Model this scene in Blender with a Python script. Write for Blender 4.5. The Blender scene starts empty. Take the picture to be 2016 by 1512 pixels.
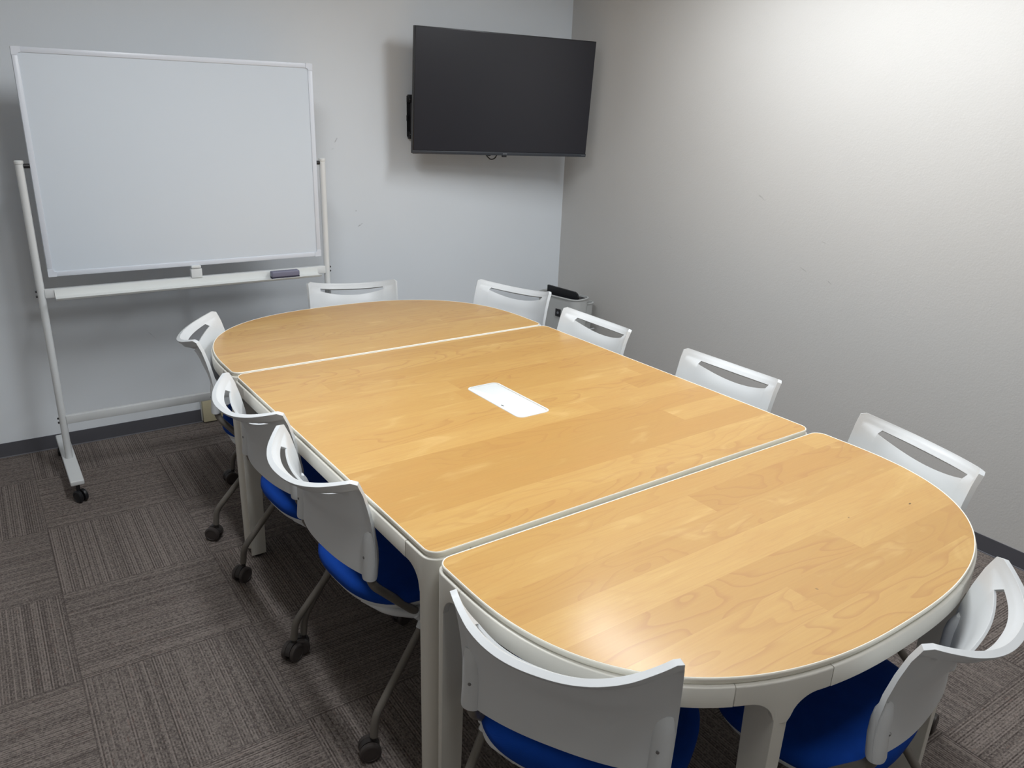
import bpy, bmesh, math, random
from mathutils import Vector, Matrix

S = bpy.context.scene
COL = S.collection
PI = math.pi

# ------------------------------------------------------------------ camera
FPX, YAW, PITCH, ROLL = 1541.55, 0.60825, 0.34499, 0.03682
CAM = Vector((-0.05115, -2.23474, 1.64689))
cy, sy, cp, sp = math.cos(YAW), math.sin(YAW), math.cos(PITCH), math.sin(PITCH)
fw = Vector((sy * cp, cy * cp, -sp))
r0 = Vector((cy, -sy, 0))
u0 = r0.cross(fw)
rr = r0 * math.cos(ROLL) + u0 * math.sin(ROLL)
uu = u0 * math.cos(ROLL) - r0 * math.sin(ROLL)
cd = bpy.data.cameras.new('camera')
cam = bpy.data.objects.new('camera', cd)
COL.objects.link(cam)
cd.sensor_width = 36.0
cd.lens = FPX / 2016 * 36.0
cd.clip_start = 0.05
M = Matrix.Identity(4)
for i in range(3):
    M[i][0], M[i][1], M[i][2], M[i][3] = rr[i], uu[i], -fw[i], CAM[i]
cam.matrix_world = M
S.camera = cam

# ------------------------------------------------------------------ world, lights, exposure
S.view_settings.view_transform = 'Standard'
S.view_settings.look = 'None'
S.view_settings.gamma = 1.0
S.view_settings.use_curve_mapping = False
S.view_settings.exposure = 0.0
wd = bpy.data.worlds.new('world')
S.world = wd
wd.use_nodes = True
wd.node_tree.nodes['Background'].inputs[0].default_value = (0.8, 0.87, 1, 1)
wd.node_tree.nodes['Background'].inputs[1].default_value = 0.05
CEIL = 2.50
LAMPS = [(2.38, -0.30, 25, .80), (0.62, -0.30, 27, .60), (2.42, -1.90, 7, .28), (0.62, -1.90, 7, .28)]     # x, y, watts, half length of the strip fixtures
# (the lamps themselves are built in ceiling_lamp below)

XW, YW, XL, YF = 3.1229, 1.8309, -1.75, -3.7      # right, back, left, front wall planes

# ------------------------------------------------------------------ node helpers
class NT:
    def __init__(self, name):
        self.m = bpy.data.materials.new(name)
        self.m.use_nodes = True
        self.t = self.m.node_tree
        self.b = self.t.nodes['Principled BSDF']
    def n(self, typ, **kw):
        nd = self.t.nodes.new(typ)
        for k, v in kw.items():
            setattr(nd, k, v)
        return nd
    def set(self, sock, v):
        if hasattr(v, 'is_linked') or isinstance(v, bpy.types.NodeSocket):
            self.t.links.new(v, sock)
        elif isinstance(v, (tuple, list)) and sock.type == 'RGBA' and len(v) == 3:
            sock.default_value = (*v, 1)
        else:
            sock.default_value = v
    def math(self, op, a, b=0.0, c=None, clamp=False):
        nd = self.n('ShaderNodeMath', operation=op, use_clamp=clamp)
        self.set(nd.inputs[0], a); self.set(nd.inputs[1], b)
        if c is not None: self.set(nd.inputs[2], c)
        return nd.outputs[0]
    def comb(self, x, y, z):
        nd = self.n('ShaderNodeCombineXYZ')
        for i, v in enumerate((x, y, z)): self.set(nd.inputs[i], v)
        return nd.outputs[0]
    def noise(self, vec, scale, detail=2.0, rough=0.5, dist=0.0):
        nd = self.n('ShaderNodeTexNoise')
        self.set(nd.inputs['Vector'], vec)
        nd.inputs['Scale'].default_value = scale
        nd.inputs['Detail'].default_value = detail
        nd.inputs['Roughness'].default_value = rough
        nd.inputs['Distortion'].default_value = dist
        return nd.outputs['Fac']
    def white(self, vec):
        nd = self.n('ShaderNodeTexWhiteNoise', noise_dimensions='3D')
        self.set(nd.inputs['Vector'], vec)
        return nd.outputs['Value']
    def mix(self, f, a, b, mode='MIX'):
        nd = self.n('ShaderNodeMix', data_type='RGBA', blend_type=mode)
        self.set(nd.inputs[0], f); self.set(nd.inputs[6], a); self.set(nd.inputs[7], b)
        return nd.outputs[2]
    def fmix(self, f, a, b):
        nd = self.n('ShaderNodeMix', data_type='FLOAT')
        self.set(nd.inputs[0], f); self.set(nd.inputs[2], a); self.set(nd.inputs[3], b)
        return nd.outputs[0]
    def smooth(self, v, lo, hi, a=0.0, b=1.0):
        nd = self.n('ShaderNodeMapRange', interpolation_type='SMOOTHSTEP')
        self.set(nd.inputs[0], v)
        for i, x in enumerate((lo, hi, a, b)): nd.inputs[i + 1].default_value = x
        return nd.outputs[0]
    def coord(self):
        tc = self.n('ShaderNodeTexCoord')
        sx = self.n('ShaderNodeSeparateXYZ')
        self.t.links.new(tc.outputs['Object'], sx.inputs[0])
        return tc.outputs['Object'], sx.outputs[0], sx.outputs[1], sx.outputs[2]
    def bump(self, h, strength, dist):
        nd = self.n('ShaderNodeBump')
        nd.inputs['Strength'].default_value = strength
        nd.inputs['Distance'].default_value = dist
        self.set(nd.inputs['Height'], h)
        self.t.links.new(nd.outputs[0], self.b.inputs['Normal'])

def srgb(r, g, b):
    f = lambda c: (c / 255 / 12.92) if c / 255 <= 0.04045 else ((c / 255 + 0.055) / 1.055) ** 2.4
    return (f(r), f(g), f(b))

def plain(name, col, rough=0.5, metal=0.0, var=0.04, scale=8.0, spec=0.5, bump=0.0, bscale=300):
    k = NT(name)
    v, x, y, z = k.coord()
    nz = k.noise(v, scale, 3)
    c = k.mix(nz, tuple(ch * (1 - var) for ch in col), tuple(min(1, ch * (1 + var)) for ch in col))
    k.set(k.b.inputs['Base Color'], c)
    k.b.inputs['Roughness'].default_value = rough
    k.b.inputs['Metallic'].default_value = metal
    k.b.inputs['Specular IOR Level'].default_value = spec
    if bump:
        k.bump(k.noise(v, bscale, 2), bump, 0.001)
    return k.m

def spots(k, u, v, marks):
    """soft little smudges: marks = (u0, v0, half length, half width, angle, strength)"""
    tot = None
    for (u0, v0, a, b, ang, s) in marks:
        c, q = math.cos(ang), math.sin(ang)
        du = k.math('SUBTRACT', u, u0); dv = k.math('SUBTRACT', v, v0)
        p = k.math('MULTIPLY', k.math('ADD', k.math('MULTIPLY', du, c), k.math('MULTIPLY', dv, q)), 1 / a)
        r = k.math('MULTIPLY', k.math('SUBTRACT', k.math('MULTIPLY', dv, c), k.math('MULTIPLY', du, q)), 1 / b)
        d = k.math('ADD', k.math('MULTIPLY', p, p), k.math('MULTIPLY', r, r))
        f = k.smooth(d, 0.1, 1.0, s, 0.0)
        tot = f if tot is None else k.math('MAXIMUM', tot, f)
    return tot

def mat_wall(name, col, marks, axes, bs, bscale):
    k = NT(name)
    vec, x, y, z = k.coord()
    u = {'x': x, 'y': y}[axes]
    nz = k.noise(vec, 1.6, 4)
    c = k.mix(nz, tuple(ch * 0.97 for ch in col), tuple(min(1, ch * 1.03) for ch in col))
    if marks:
        m = spots(k, u, z, marks)
        br = k.math('MULTIPLY', m, k.smooth(k.noise(vec, 90, 3), 0.35, 0.6))
        c = k.mix(br, c, tuple(ch * 0.35 for ch in col))
    k.set(k.b.inputs['Base Color'], c)
    k.b.inputs['Roughness'].default_value = 0.75
    k.b.inputs['Specular IOR Level'].default_value = 0.3
    h = k.math('ADD', k.noise(vec, bscale, 4, 0.6), k.math('MULTIPLY', k.noise(vec, bscale * 0.25, 2), 0.6))
    k.bump(h, bs, 0.0018)
    return k.m

def mat_carpet():
    k = NT('carpet_tiles')
    vec, x, y, z = k.coord()
    T = 0.5
    ix = k.math('FLOOR', k.math('DIVIDE', x, T)); iy = k.math('FLOOR', k.math('DIVIDE', y, T))
    par = k.math('MODULO', k.math('ADD', k.math('ADD', ix, iy), 100.0), 2.0)      # 0: ribs along x, 1: ribs along y
    par = k.math('ROUND', par)
    al = k.fmix(par, x, y)      # along the ribs
    ac = k.fmix(par, y, x)      # across the ribs
    tid = k.white(k.comb(ix, iy, 3.0))
    off = k.math('MULTIPLY', tid, 37.0)
    rib = k.math('FLOOR', k.math('MULTIPLY', ac, 1 / 0.0039))
    # each rib is spun from light and dark yarn that changes along its length
    s1 = k.noise(k.comb(k.math('MULTIPLY', rib, 7.31), k.math('MULTIPLY', al, 120.0), off), 1.0, 2.0, 0.6)
    s2 = k.white(k.comb(rib, off, 1.0))
    s3 = k.noise(k.comb(k.math('MULTIPLY', ac, 260.0), k.math('MULTIPLY', al, 260.0), off), 1.0, 1.0)
    alt = k.math('ROUND', k.math('ABSOLUTE', k.math('MODULO', rib, 2.0)))
    f = k.math('ADD', k.math('MULTIPLY', s1, 1.15), k.math('MULTIPLY', s2, 0.30))
    f = k.math('ADD', f, k.math('MULTIPLY', s3, 0.4))
    f = k.math('ADD', f, k.math('MULTIPLY', alt, 0.20))
    f = k.smooth(f, 0.62, 1.42)
    c = k.mix(f, srgb(76, 69, 66), srgb(144, 134, 128))
    # a few warm threads
    w = k.smooth(k.noise(k.comb(k.math('MULTIPLY', rib, 3.7), k.math('MULTIPLY', al, 14.0), off), 1.0, 2.0), 0.66, 0.74)
    c = k.mix(k.math('MULTIPLY', w, 0.3), c, srgb(122, 92, 82))
    c = k.mix(k.math('MULTIPLY', tid, 0.16), c, srgb(92, 88, 86))
    # tile joints
    fx = k.math('ABSOLUTE', k.math('SUBTRACT', k.math('FRACT', k.math('DIVIDE', x, T)), 0.5))
    fy = k.math('ABSOLUTE', k.math('SUBTRACT', k.math('FRACT', k.math('DIVIDE', y, T)), 0.5))
    j = k.smooth(k.math('MAXIMUM', fx, fy), 0.493, 0.499)
    c = k.mix(k.math('MULTIPLY', j, 0.5), c, srgb(66, 60, 58))
    k.set(k.b.inputs['Base Color'], c)
    k.b.inputs['Roughness'].default_value = 0.95
    k.b.inputs['Specular IOR Level'].default_value = 0.1
    rb = k.math('ABSOLUTE', k.math('SUBTRACT', k.math('FRACT', k.math('MULTIPLY', ac, 1 / 0.0039)), 0.5))
    h = k.math('SUBTRACT', k.math('ADD', k.math('MULTIPLY', s3, 0.8), f), k.math('MULTIPLY', rb, 0.9))
    k.bump(h, 0.5, 0.002)
    return k.m

def mat_wood(name, seed, marks=()):
    k = NT(name)
    vec, x, y, z = k.coord()
    PW = 0.098
    row = k.math('FLOOR', k.math('DIVIDE', k.math('ADD', y, seed * 0.013), PW))
    rr_ = k.white(k.comb(row, seed, 0.0))
    xx = k.math('ADD', k.math('DIVIDE', x, 1.7), k.math('MULTIPLY', rr_, 5.0))
    brd = k.math('FLOOR', xx)
    bid = k.white(k.comb(row, brd, seed + 1.0))
    bid2 = k.white(k.comb(brd, row, seed + 9.0))
    o = k.math('MULTIPLY', bid, 50.0)
    # long figure: contour lines of a stretched noise field give the cathedral grain of maple
    q = k.comb(k.math('ADD', k.math('MULTIPLY', x, 1.7), o), k.math('ADD', k.math('MULTIPLY', y, 7.0), o), o)
    fld = k.noise(q, 1.0, 2.0, 0.45, 0.3)
    ln = k.math('FRACT', k.math('MULTIPLY', fld, 13.0))
    line = k.smooth(ln, 0.0, 0.38, 1.0, 0.0)
    line = k.math('MULTIPLY', line, k.smooth(ln, 0.0, 0.06))
    q2 = k.comb(k.math('MULTIPLY', x, 7.0), k.math('MULTIPLY', y, 240.0), o)
    fine = k.noise(q2, 1.0, 4.0, 0.6)
    q3 = k.comb(k.math('ADD', k.math('MULTIPLY', x, 3.5), o), k.math('MULTIPLY', y, 11.0), o)
    cloud = k.noise(q3, 1.0, 3.0, 0.6, 0.8)
    amt = k.smooth(bid2, 0.15, 0.95, 0.10, 0.55)
    light = srgb(206, 165, 97); dark = srgb(190, 145, 79)
    c = k.mix(bid, light, dark)
    c = k.mix(k.smooth(cloud, 0.35, 0.72, 0.0, 0.42), c, srgb(196, 147, 81))
    c = k.mix(k.smooth(cloud, 0.25, 0.42, 0.4, 0.0), c, srgb(228, 192, 128))
    c = k.mix(k.math('MULTIPLY', line, amt), c, srgb(178, 126, 72))
    c = k.mix(k.smooth(fine, 0.3, 0.75, 0.0, 0.18), c, srgb(178, 128, 76))
    # board joints
    fy = k.math('ABSOLUTE', k.math('SUBTRACT', k.math('FRACT', k.math('DIVIDE', k.math('ADD', y, seed * 0.013), PW)), 0.5))
    j = k.smooth(fy, 0.488, 0.5, 0.0, 0.22)
    c = k.mix(j, c, srgb(186, 138, 86))
    if marks:
        c = k.mix(spots(k, x, y, marks), c, srgb(70, 45, 28))
    k.set(k.b.inputs['Base Color'], c)
    k.set(k.b.inputs['Roughness'], k.fmix(fine, 0.36, 0.46))
    k.b.inputs['Specular IOR Level'].default_value = 0.35
    k.b.inputs['Coat Weight'].default_value = 0.40
    k.b.inputs['Coat Roughness'].default_value = 0.18
    k.bump(fine, 0.05, 0.0005)
    return k.m

def mat_fabric(name, col):
    k = NT(name)
    vec, x, y, z = k.coord()
    w = k.n('ShaderNodeTexWave', wave_type='BANDS'); w.inputs['Scale'].default_value = 260
    k.set(w.inputs['Vector'], vec)
    w2 = k.n('ShaderNodeTexWave', wave_type='BANDS', bands_direction='Y'); w2.inputs['Scale'].default_value = 260
    k.set(w2.inputs['Vector'], vec)
    h = k.math('ADD', w.outputs['Fac'], w2.outputs['Fac'])
    nz = k.noise(vec, 30, 3)
    c = k.mix(nz, tuple(ch * 0.85 for ch in col), tuple(min(1, ch * 1.12) for ch in col))
    k.set(k.b.inputs['Base Color'], c)
    k.b.inputs['Roughness'].default_value = 0.9
    k.b.inputs['Specular IOR Level'].default_value = 0.2
    k.b.inputs['Sheen Weight'].default_value = 0.0
    k.bump(h, 0.25, 0.0006)
    return k.m

MT = {}
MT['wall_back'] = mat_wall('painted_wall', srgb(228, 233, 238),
    [(1.600, 1.43, .020, .004, 1.0, .5), (1.575, 1.385, .018, .002, 0.1, .3), (1.722, .983, .020, .004, .55, .6),
     (.60, .50, .045, .0025, -.9, .4), (.72, .45, .03, .002, -.8, .35), (1.70, 1.06, .006, .004, 0, .4)], 'x', 0.10, 220)
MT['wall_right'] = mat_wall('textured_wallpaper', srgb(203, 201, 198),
    [(.28, 1.26, .04, .004, .5, .35), (-.02, .96, .03, .003, .4, .4), (-.16, .93, .02, .003, .5, .4), (-.62, .17, .012, .004, .3, .8),
     (-.10, 1.10, .02, .002, .2, .4), (.85, .98, .012, .003, .4, .5)], 'y', 0.35, 150)
MT['wall_plain'] = mat_wall('plain_wall', srgb(222, 220, 216), None, 'x', 0.1, 200)
MT['ceiling'] = plain('ceiling_board', srgb(235, 235, 235), 0.9, bump=0.2, bscale=90)
MT['baseboard'] = plain('grey_vinyl', srgb(84, 84, 90), 0.55, var=0.03)
MT['basetrim'] = plain('vinyl_toe', srgb(122, 122, 128), 0.5)
MT['carpet'] = mat_carpet()
MT['wood_mid'] = mat_wood('maple_mid', 3.0)
MT['wood_near'] = mat_wood('maple_near', 8.0, [(1.148, -.438, .0075, .003, .2, .9), (.945, -.395, .004, .0025, .3, .6), (.61, -.535, .003, .005, .3, .5)])
MT['wood_far'] = mat_wood('maple_far', 5.0)
MT['edge'] = plain('cream_edging', srgb(243, 239, 226), 0.4, var=0.02)
MT['frame'] = plain('cream_painted_metal', srgb(214, 211, 202), 0.42, var=0.02)
MT['backing'] = plain('dark_backing_paper', srgb(58, 50, 44), 0.85)
MT['seam'] = plain('dark_gap', srgb(90, 88, 84), 0.8)
MT['plastic'] = plain('white_plastic', srgb(216, 219, 221), 0.38, var=0.02, bump=0.08, bscale=900)
MT['tube'] = plain('warm_grey_metal', srgb(116, 111, 104), 0.42, 0.2, var=0.03)
MT['caster'] = plain('brown_black_rubber', srgb(50, 46, 45), 0.5, var=0.1)
MT['casterhub'] = plain('caster_cap', srgb(62, 56, 54), 0.45, var=0.05)
MT['black'] = plain('black_plastic', srgb(26, 26, 30), 0.45, var=0.1)
MT['steel'] = plain('screw_steel', srgb(150, 150, 150), 0.35, 0.9)
MT['blue'] = mat_fabric('blue_fabric', srgb(6, 60, 148))
MT['wbframe'] = plain('whiteboard_frame', srgb(214, 220, 230), 0.35, var=0.02)
MT['wbpanel'] = plain('whiteboard_enamel', srgb(209, 218, 228), 0.26, var=0.015, scale=2.0)
MT['wbstand'] = plain('stand_paint', srgb(216, 219, 220), 0.4, var=0.03, scale=14)
MT['tray'] = plain('tray_plastic', srgb(216, 219, 218), 0.45, var=0.03)
MT['eraser'] = plain('eraser_shell', srgb(118, 118, 138), 0.5, var=0.05)
MT['felt'] = plain('eraser_felt', srgb(52, 50, 66), 0.95, var=0.1)
MT['screen'] = plain('tv_screen', srgb(27, 27, 36), 0.32, var=0.03, spec=0.55)
MT['bezel'] = plain('tv_bezel', srgb(24, 25, 30), 0.4)
MT['chin'] = plain('tv_chin', srgb(52, 56, 63), 0.35, var=0.05)
MT['mark'] = plain('printed_mark', srgb(120, 122, 128), 0.5)
MT['lid'] = plain('cable_lid', srgb(226, 229, 228), 0.35, var=0.01)
MT['beige'] = plain('beige_plastic', srgb(196, 188, 158), 0.5)
MT['bin'] = plain('bin_plastic', srgb(186, 188, 187), 0.45, var=0.02)
MT['cord'] = plain('cord', srgb(40, 40, 42), 0.5)

def mat_lamp():
    k = NT('lamp_diffuser')
    v, x, y, z = k.coord()
    k.set(k.b.inputs['Base Color'], (0.9, 0.9, 0.9))
    k.b.inputs['Emission Color'].default_value = (0.93, 0.97, 1.0, 1)
    k.b.inputs['Emission Strength'].default_value = 6.0
    return k.m
MT['lamp'] = mat_lamp()
MT['lampring'] = plain('lamp_ring', srgb(230, 230, 230), 0.4)

# ------------------------------------------------------------------ mesh helpers
def finish(bm, name, mat, parent=None, smooth=35, mats=None, loc=None, bevel=0.0):
    bmesh.ops.recalc_face_normals(bm, faces=bm.faces[:])
    if smooth:
        lim = math.radians(smooth)
        for f in bm.faces: f.smooth = True
        for e in bm.edges:
            if len(e.link_faces) == 2:
                e.smooth = e.calc_face_angle(0) < lim
    me = bpy.data.meshes.new(name)
    bm.to_mesh(me); bm.free()
    for m in (mats or [mat]): me.materials.append(m)
    o = bpy.data.objects.new(name, me)
    COL.objects.link(o)
    if parent is not None: o.parent = parent
    if loc is not None: o.location = loc
    if bevel:
        b = o.modifiers.new('bevel', 'BEVEL')
        b.width = bevel; b.segments = 2; b.limit_method = 'ANGLE'; b.angle_limit = math.radians(40)
    return o

def box(bm, x0, x1, y0, y1, z0, z1, bev=0.0, seg=2, mi=0):
    r = bmesh.ops.create_cube(bm, size=1.0)
    vs = r['verts']
    for v in vs:
        v.co = Vector((x0 if v.co.x < 0 else x1, y0 if v.co.y < 0 else y1, z0 if v.co.z < 0 else z1))
    fs = set(f for v in vs for f in v.link_faces)
    for f in fs: f.material_index = mi
    if bev:
        es = list(set(e for v in vs for e in v.link_edges))
        bmesh.ops.bevel(bm, geom=es, offset=bev, segments=seg, profile=0.5, affect='EDGES')
    return vs

def smoothpath(pts, rad=0.04, n=6):
    """polyline with its inner corners rounded"""
    P = [Vector(p) for p in pts]
    out = [P[0]]
    for i in range(1, len(P) - 1):
        a, b, c = P[i - 1], P[i], P[i + 1]
        d1 = (a - b); d2 = (c - b)
        r = min(rad, d1.length * 0.45, d2.length * 0.45)
        p1 = b + d1.normalized() * r; p2 = b + d2.normalized() * r
        for j in range(n + 1):
            t = j / n
            out.append(p1 * (1 - t) ** 2 + b * 2 * t * (1 - t) + p2 * t * t)
    out.append(P[-1])
    return out

def tube(bm, pts, r, seg=14, caps=True, mi=0):
    P = [Vector(p) for p in pts]
    rings = []
    t0 = (P[1] - P[0]).normalized()
    up = Vector((0, 0, 1)) if abs(t0.z) < 0.9 else Vector((1, 0, 0))
    nrm = t0.cross(up).normalized()
    for i, p in enumerate(P):
        if i == 0: t = (P[1] - P[0])
        elif i == len(P) - 1: t = (P[-1] - P[-2])
        else: t = (P[i + 1] - P[i]).normalized() + (P[i] - P[i - 1]).normalized()
        t.normalize()
        nrm = (nrm - t * nrm.dot(t)).normalized()
        bn = t.cross(nrm)
        rad = r[i] if isinstance(r, (list, tuple)) else r
        rings.append([bm.verts.new(p + (nrm * math.cos(2 * PI * k / seg) + bn * math.sin(2 * PI * k / seg)) * rad) for k in range(seg)])
    for a, b in zip(rings[:-1], rings[1:]):
        for k in range(seg):
            f = bm.faces.new((a[k], a[(k + 1) % seg], b[(k + 1) % seg], b[k])); f.material_index = mi
    if caps:
        bm.faces.new(rings[0][::-1]).material_index = mi
        bm.faces.new(rings[-1]).material_index = mi

def lathe(bm, prof, origin, axis='z', seg=28, mi=0):
    """prof: list of (radius, height) along the axis"""
    O = Vector(origin)
    rings = []
    for r, h in prof:
        ring = []
        for k in range(seg):
            a = 2 * PI * k / seg
            if axis == 'z': v = Vector((r * math.cos(a), r * math.sin(a), h))
            elif axis == 'x': v = Vector((h, r * math.cos(a), r * math.sin(a)))
            else: v = Vector((r * math.cos(a), h, r * math.sin(a)))
            ring.append(bm.verts.new(O + v))
        rings.append(ring)
    for a, b in zip(rings[:-1], rings[1:]):
        for k in range(seg):
            bm.faces.new((a[k], a[(k + 1) % seg], b[(k + 1) % seg], b[k])).material_index = mi
    bm.faces.new(rings[0][::-1]).material_index = mi
    bm.faces.new(rings[-1]).material_index = mi

def prism(bm, poly, z0, z1, mi=0):
    a = [bm.verts.new((x, y, z0)) for x, y in poly]
    b = [bm.verts.new((x, y, z1)) for x, y in poly]
    bm.faces.new(a[::-1]).material_index = mi
    bm.faces.new(b).material_index = mi
    n = len(poly)
    for i in range(n):
        bm.faces.new((a[i], a[(i + 1) % n], b[(i + 1) % n], b[i])).material_index = mi

def shell(bm, verts, faces, off):
    """solid skin: verts on one side, verts+off on the other, open borders closed"""
    A = [bm.verts.new(v) for v in verts]
    B = [bm.verts.new(Vector(v) + Vector(o)) for v, o in zip(verts, off)]
    cnt = {}
    for f in faces:
        bm.faces.new([A[i] for i in f])
        bm.faces.new([B[i] for i in reversed(f)])
        for i in range(len(f)):
            e = (f[i], f[(i + 1) % len(f)])
            cnt[tuple(sorted(e))] = cnt.get(tuple(sorted(e)), []) + [e]
    for k, es in cnt.items():
        if len(es) == 1:
            i, j = es[0]
            try: bm.faces.new((A[j], A[i], B[i], B[j]))
            except ValueError: pass

def empty(name, loc=(0, 0, 0), rz=0.0, label=None, cat=None, group=None):
    o = bpy.data.objects.new(name, None)
    COL.objects.link(o)
    o.empty_display_size = 0.1
    o.location = loc; o.rotation_euler = (0, 0, rz)
    tag(o, label, cat, group)
    return o

def tag(o, label=None, cat=None, group=None, kind=None):
    if label: o['label'] = label
    if cat: o['category'] = cat
    if group: o['group'] = group
    if kind: o['kind'] = kind
    return o

def struct(name, bm, m, smooth=0):
    return tag(finish(bm, name, m, smooth=smooth), kind='structure')

def copy_tree(o, parent=None):
    c = o.copy(); COL.objects.link(c)
    if parent is not None: c.parent = parent
    for ch in list(o.children):
        copy_tree(ch, c)
    return c

# ------------------------------------------------------------------ room
TH = 0.12
bm = bmesh.new(); box(bm, XL - TH, XW + TH, YF - TH, YW + TH, -0.1, 0.0); struct('floor', bm, MT['carpet'])
bm = bmesh.new(); box(bm, XL - TH, XW + TH, YF - TH, YW + TH, CEIL, CEIL + 0.1); struct('ceiling', bm, MT['ceiling'])
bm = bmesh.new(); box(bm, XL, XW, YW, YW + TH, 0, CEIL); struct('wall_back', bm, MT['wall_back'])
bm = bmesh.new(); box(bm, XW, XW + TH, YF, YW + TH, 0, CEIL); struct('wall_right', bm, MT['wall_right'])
bm = bmesh.new(); box(bm, XL - TH, XL, YF, YW + TH, 0, CEIL); struct('wall_left', bm, MT['wall_plain'])
bm = bmesh.new(); box(bm, XL, XW, YF - TH, YF, 0, CEIL); struct('wall_front', bm, MT['wall_plain'])
HB = 0.070
def baseboard(side, x0, x1, y0, y1, tx0, tx1, ty0, ty1):
    bm = bmesh.new(); box(bm, x0, x1, y0, y1, 0.003, HB)
    o = struct('baseboard_' + side, bm, MT['baseboard'])
    bm = bmesh.new(); box(bm, tx0, tx1, ty0, ty1, 0.0, 0.004)
    finish(bm, 'toe_strip', MT['basetrim'], o, smooth=0)
baseboard('back', XL, XW, YW - .004, YW, XL, XW, YW - .008, YW)
baseboard('right', XW - .004, XW, YF, YW - .004, XW - .008, XW, YF, YW - .008)
baseboard('left', XL, XL + .004, YF, YW - .004, XL, XL + .008, YF, YW - .008)
baseboard('front', XL + .004, XW - .004, YF, YF + .004, XL + .008, XW - .008, YF, YF + .008)

LAMPWORD = ['above the right side of the table', 'above the left edge of the table',
            'behind the camera near the right wall', 'above and behind the camera']
for (lx, ly, w, hl), word in zip(LAMPS, LAMPWORD):
    e = empty('ceiling_lamp', (lx, ly, CEIL), 0, 'long white ceiling strip lamp ' + word, 'ceiling lamp', 'strip lamps in the ceiling')
    bm = bmesh.new()
    box(bm, -.12, .12, -hl - .02, hl + .02, -.022, 0, .004)
    finish(bm, 'housing', MT['lampring'], e, smooth=40)
    bm = bmesh.new(); box(bm, -.095, .095, -hl, hl, -.028, -.021, .003)
    finish(bm, 'diffuser', MT['lamp'], e, smooth=40)
    ld = bpy.data.lights.new('lamp_light', 'AREA')
    ld.shape = 'RECTANGLE'; ld.size = 0.18; ld.size_y = hl * 1.96; ld.energy = w; ld.color = (0.92, 0.965, 1.0)
    lo = bpy.data.objects.new('lamp_light', ld)
    COL.objects.link(lo); lo.parent = e; lo.location = (0, 0, -0.032)

# ------------------------------------------------------------------ table (frame at TAB)
TAB, TROT = Vector((0.65247, -0.94158, 0)), 0.02243
TH_TOP, TZ = 0.016, 0.721
TW = 1.362
AP0, AP1 = 0.663, 0.7055      # apron bottom / top
LIP = 0.006

def corner_round(pts, r, n=6):
    """round the corners of a closed polygon where r[i] > 0"""
    out = []
    N = len(pts)
    for i in range(N):
        p = Vector(pts[i]); a = Vector(pts[i - 1]); c = Vector(pts[(i + 1) % N])
        if r[i] <= 0: out.append(p); continue
        d1 = (a - p).normalized(); d2 = (c - p).normalized()
        for j in range(n + 1):
            t = j / n
            th = t * PI / 2
            # circular arc for a right angle
            q = p + d1 * r[i] * (1 - math.sin(th)) + d2 * r[i] * (1 - math.cos(th))
            out.append(q)
    return out

def outline_square(L, g=0.0):
    P = [(-g, -g), (TW + g, -g), (TW + g, L + g), (-g, L + g)]
    return corner_round(P, [max(.0006, 0.034 + g)] * 4)

def outline_d(s, b, g=0.0, n=2.5, flip=False, y0=0.0):
    """flat back edge at y0, bowed front; counter-clockwise"""
    a = TW / 2
    pts = []
    N = 96
    for i in range(N + 1):
        th = PI + PI * i / N      # from left, through the front, to the right
        cx, sy_ = math.cos(th), math.sin(th)
        X = a + (a + g) * math.copysign(abs(cx) ** (2 / n), cx)
        Y = -s - (b + g) * abs(sy_) ** (2 / n)
        pts.append((X, Y))
    P = [Vector(p) for p in pts]
    r = max(.0006, 0.034 + g)
    tr = corner_round([(a * 2 + g, -s), (a * 2 + g, g), (-g, g), (-g, -s)], [0, r, r, 0])
    P += tr[1:-1]
    if flip:
        P = [Vector((p.x, -p.y)) for p in P][::-1]
    return [Vector((p.x, p.y + y0)) for p in P]

def resample(P, step=0.006):
    N = len(P); out = []; s = 0
    L = [0]
    for i in range(N): L.append(L[-1] + (P[(i + 1) % N] - P[i]).length)
    tot = L[-1]; n = int(tot / step)
    out = []; j = 0
    for k in range(n):
        t = k * tot / n
        while L[j + 1] < t: j += 1
        f = (t - L[j]) / max(1e-9, L[j + 1] - L[j])
        out.append(P[j].lerp(P[(j + 1) % N], f))
    return out, tot

def normals2(P):
    N = len(P); out = []
    for i in range(N):
        t = (P[(i + 1) % N] - P[i - 1]).normalized()
        out.append(Vector((t.y, -t.x)))       # outward for counter-clockwise
    return out

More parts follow.
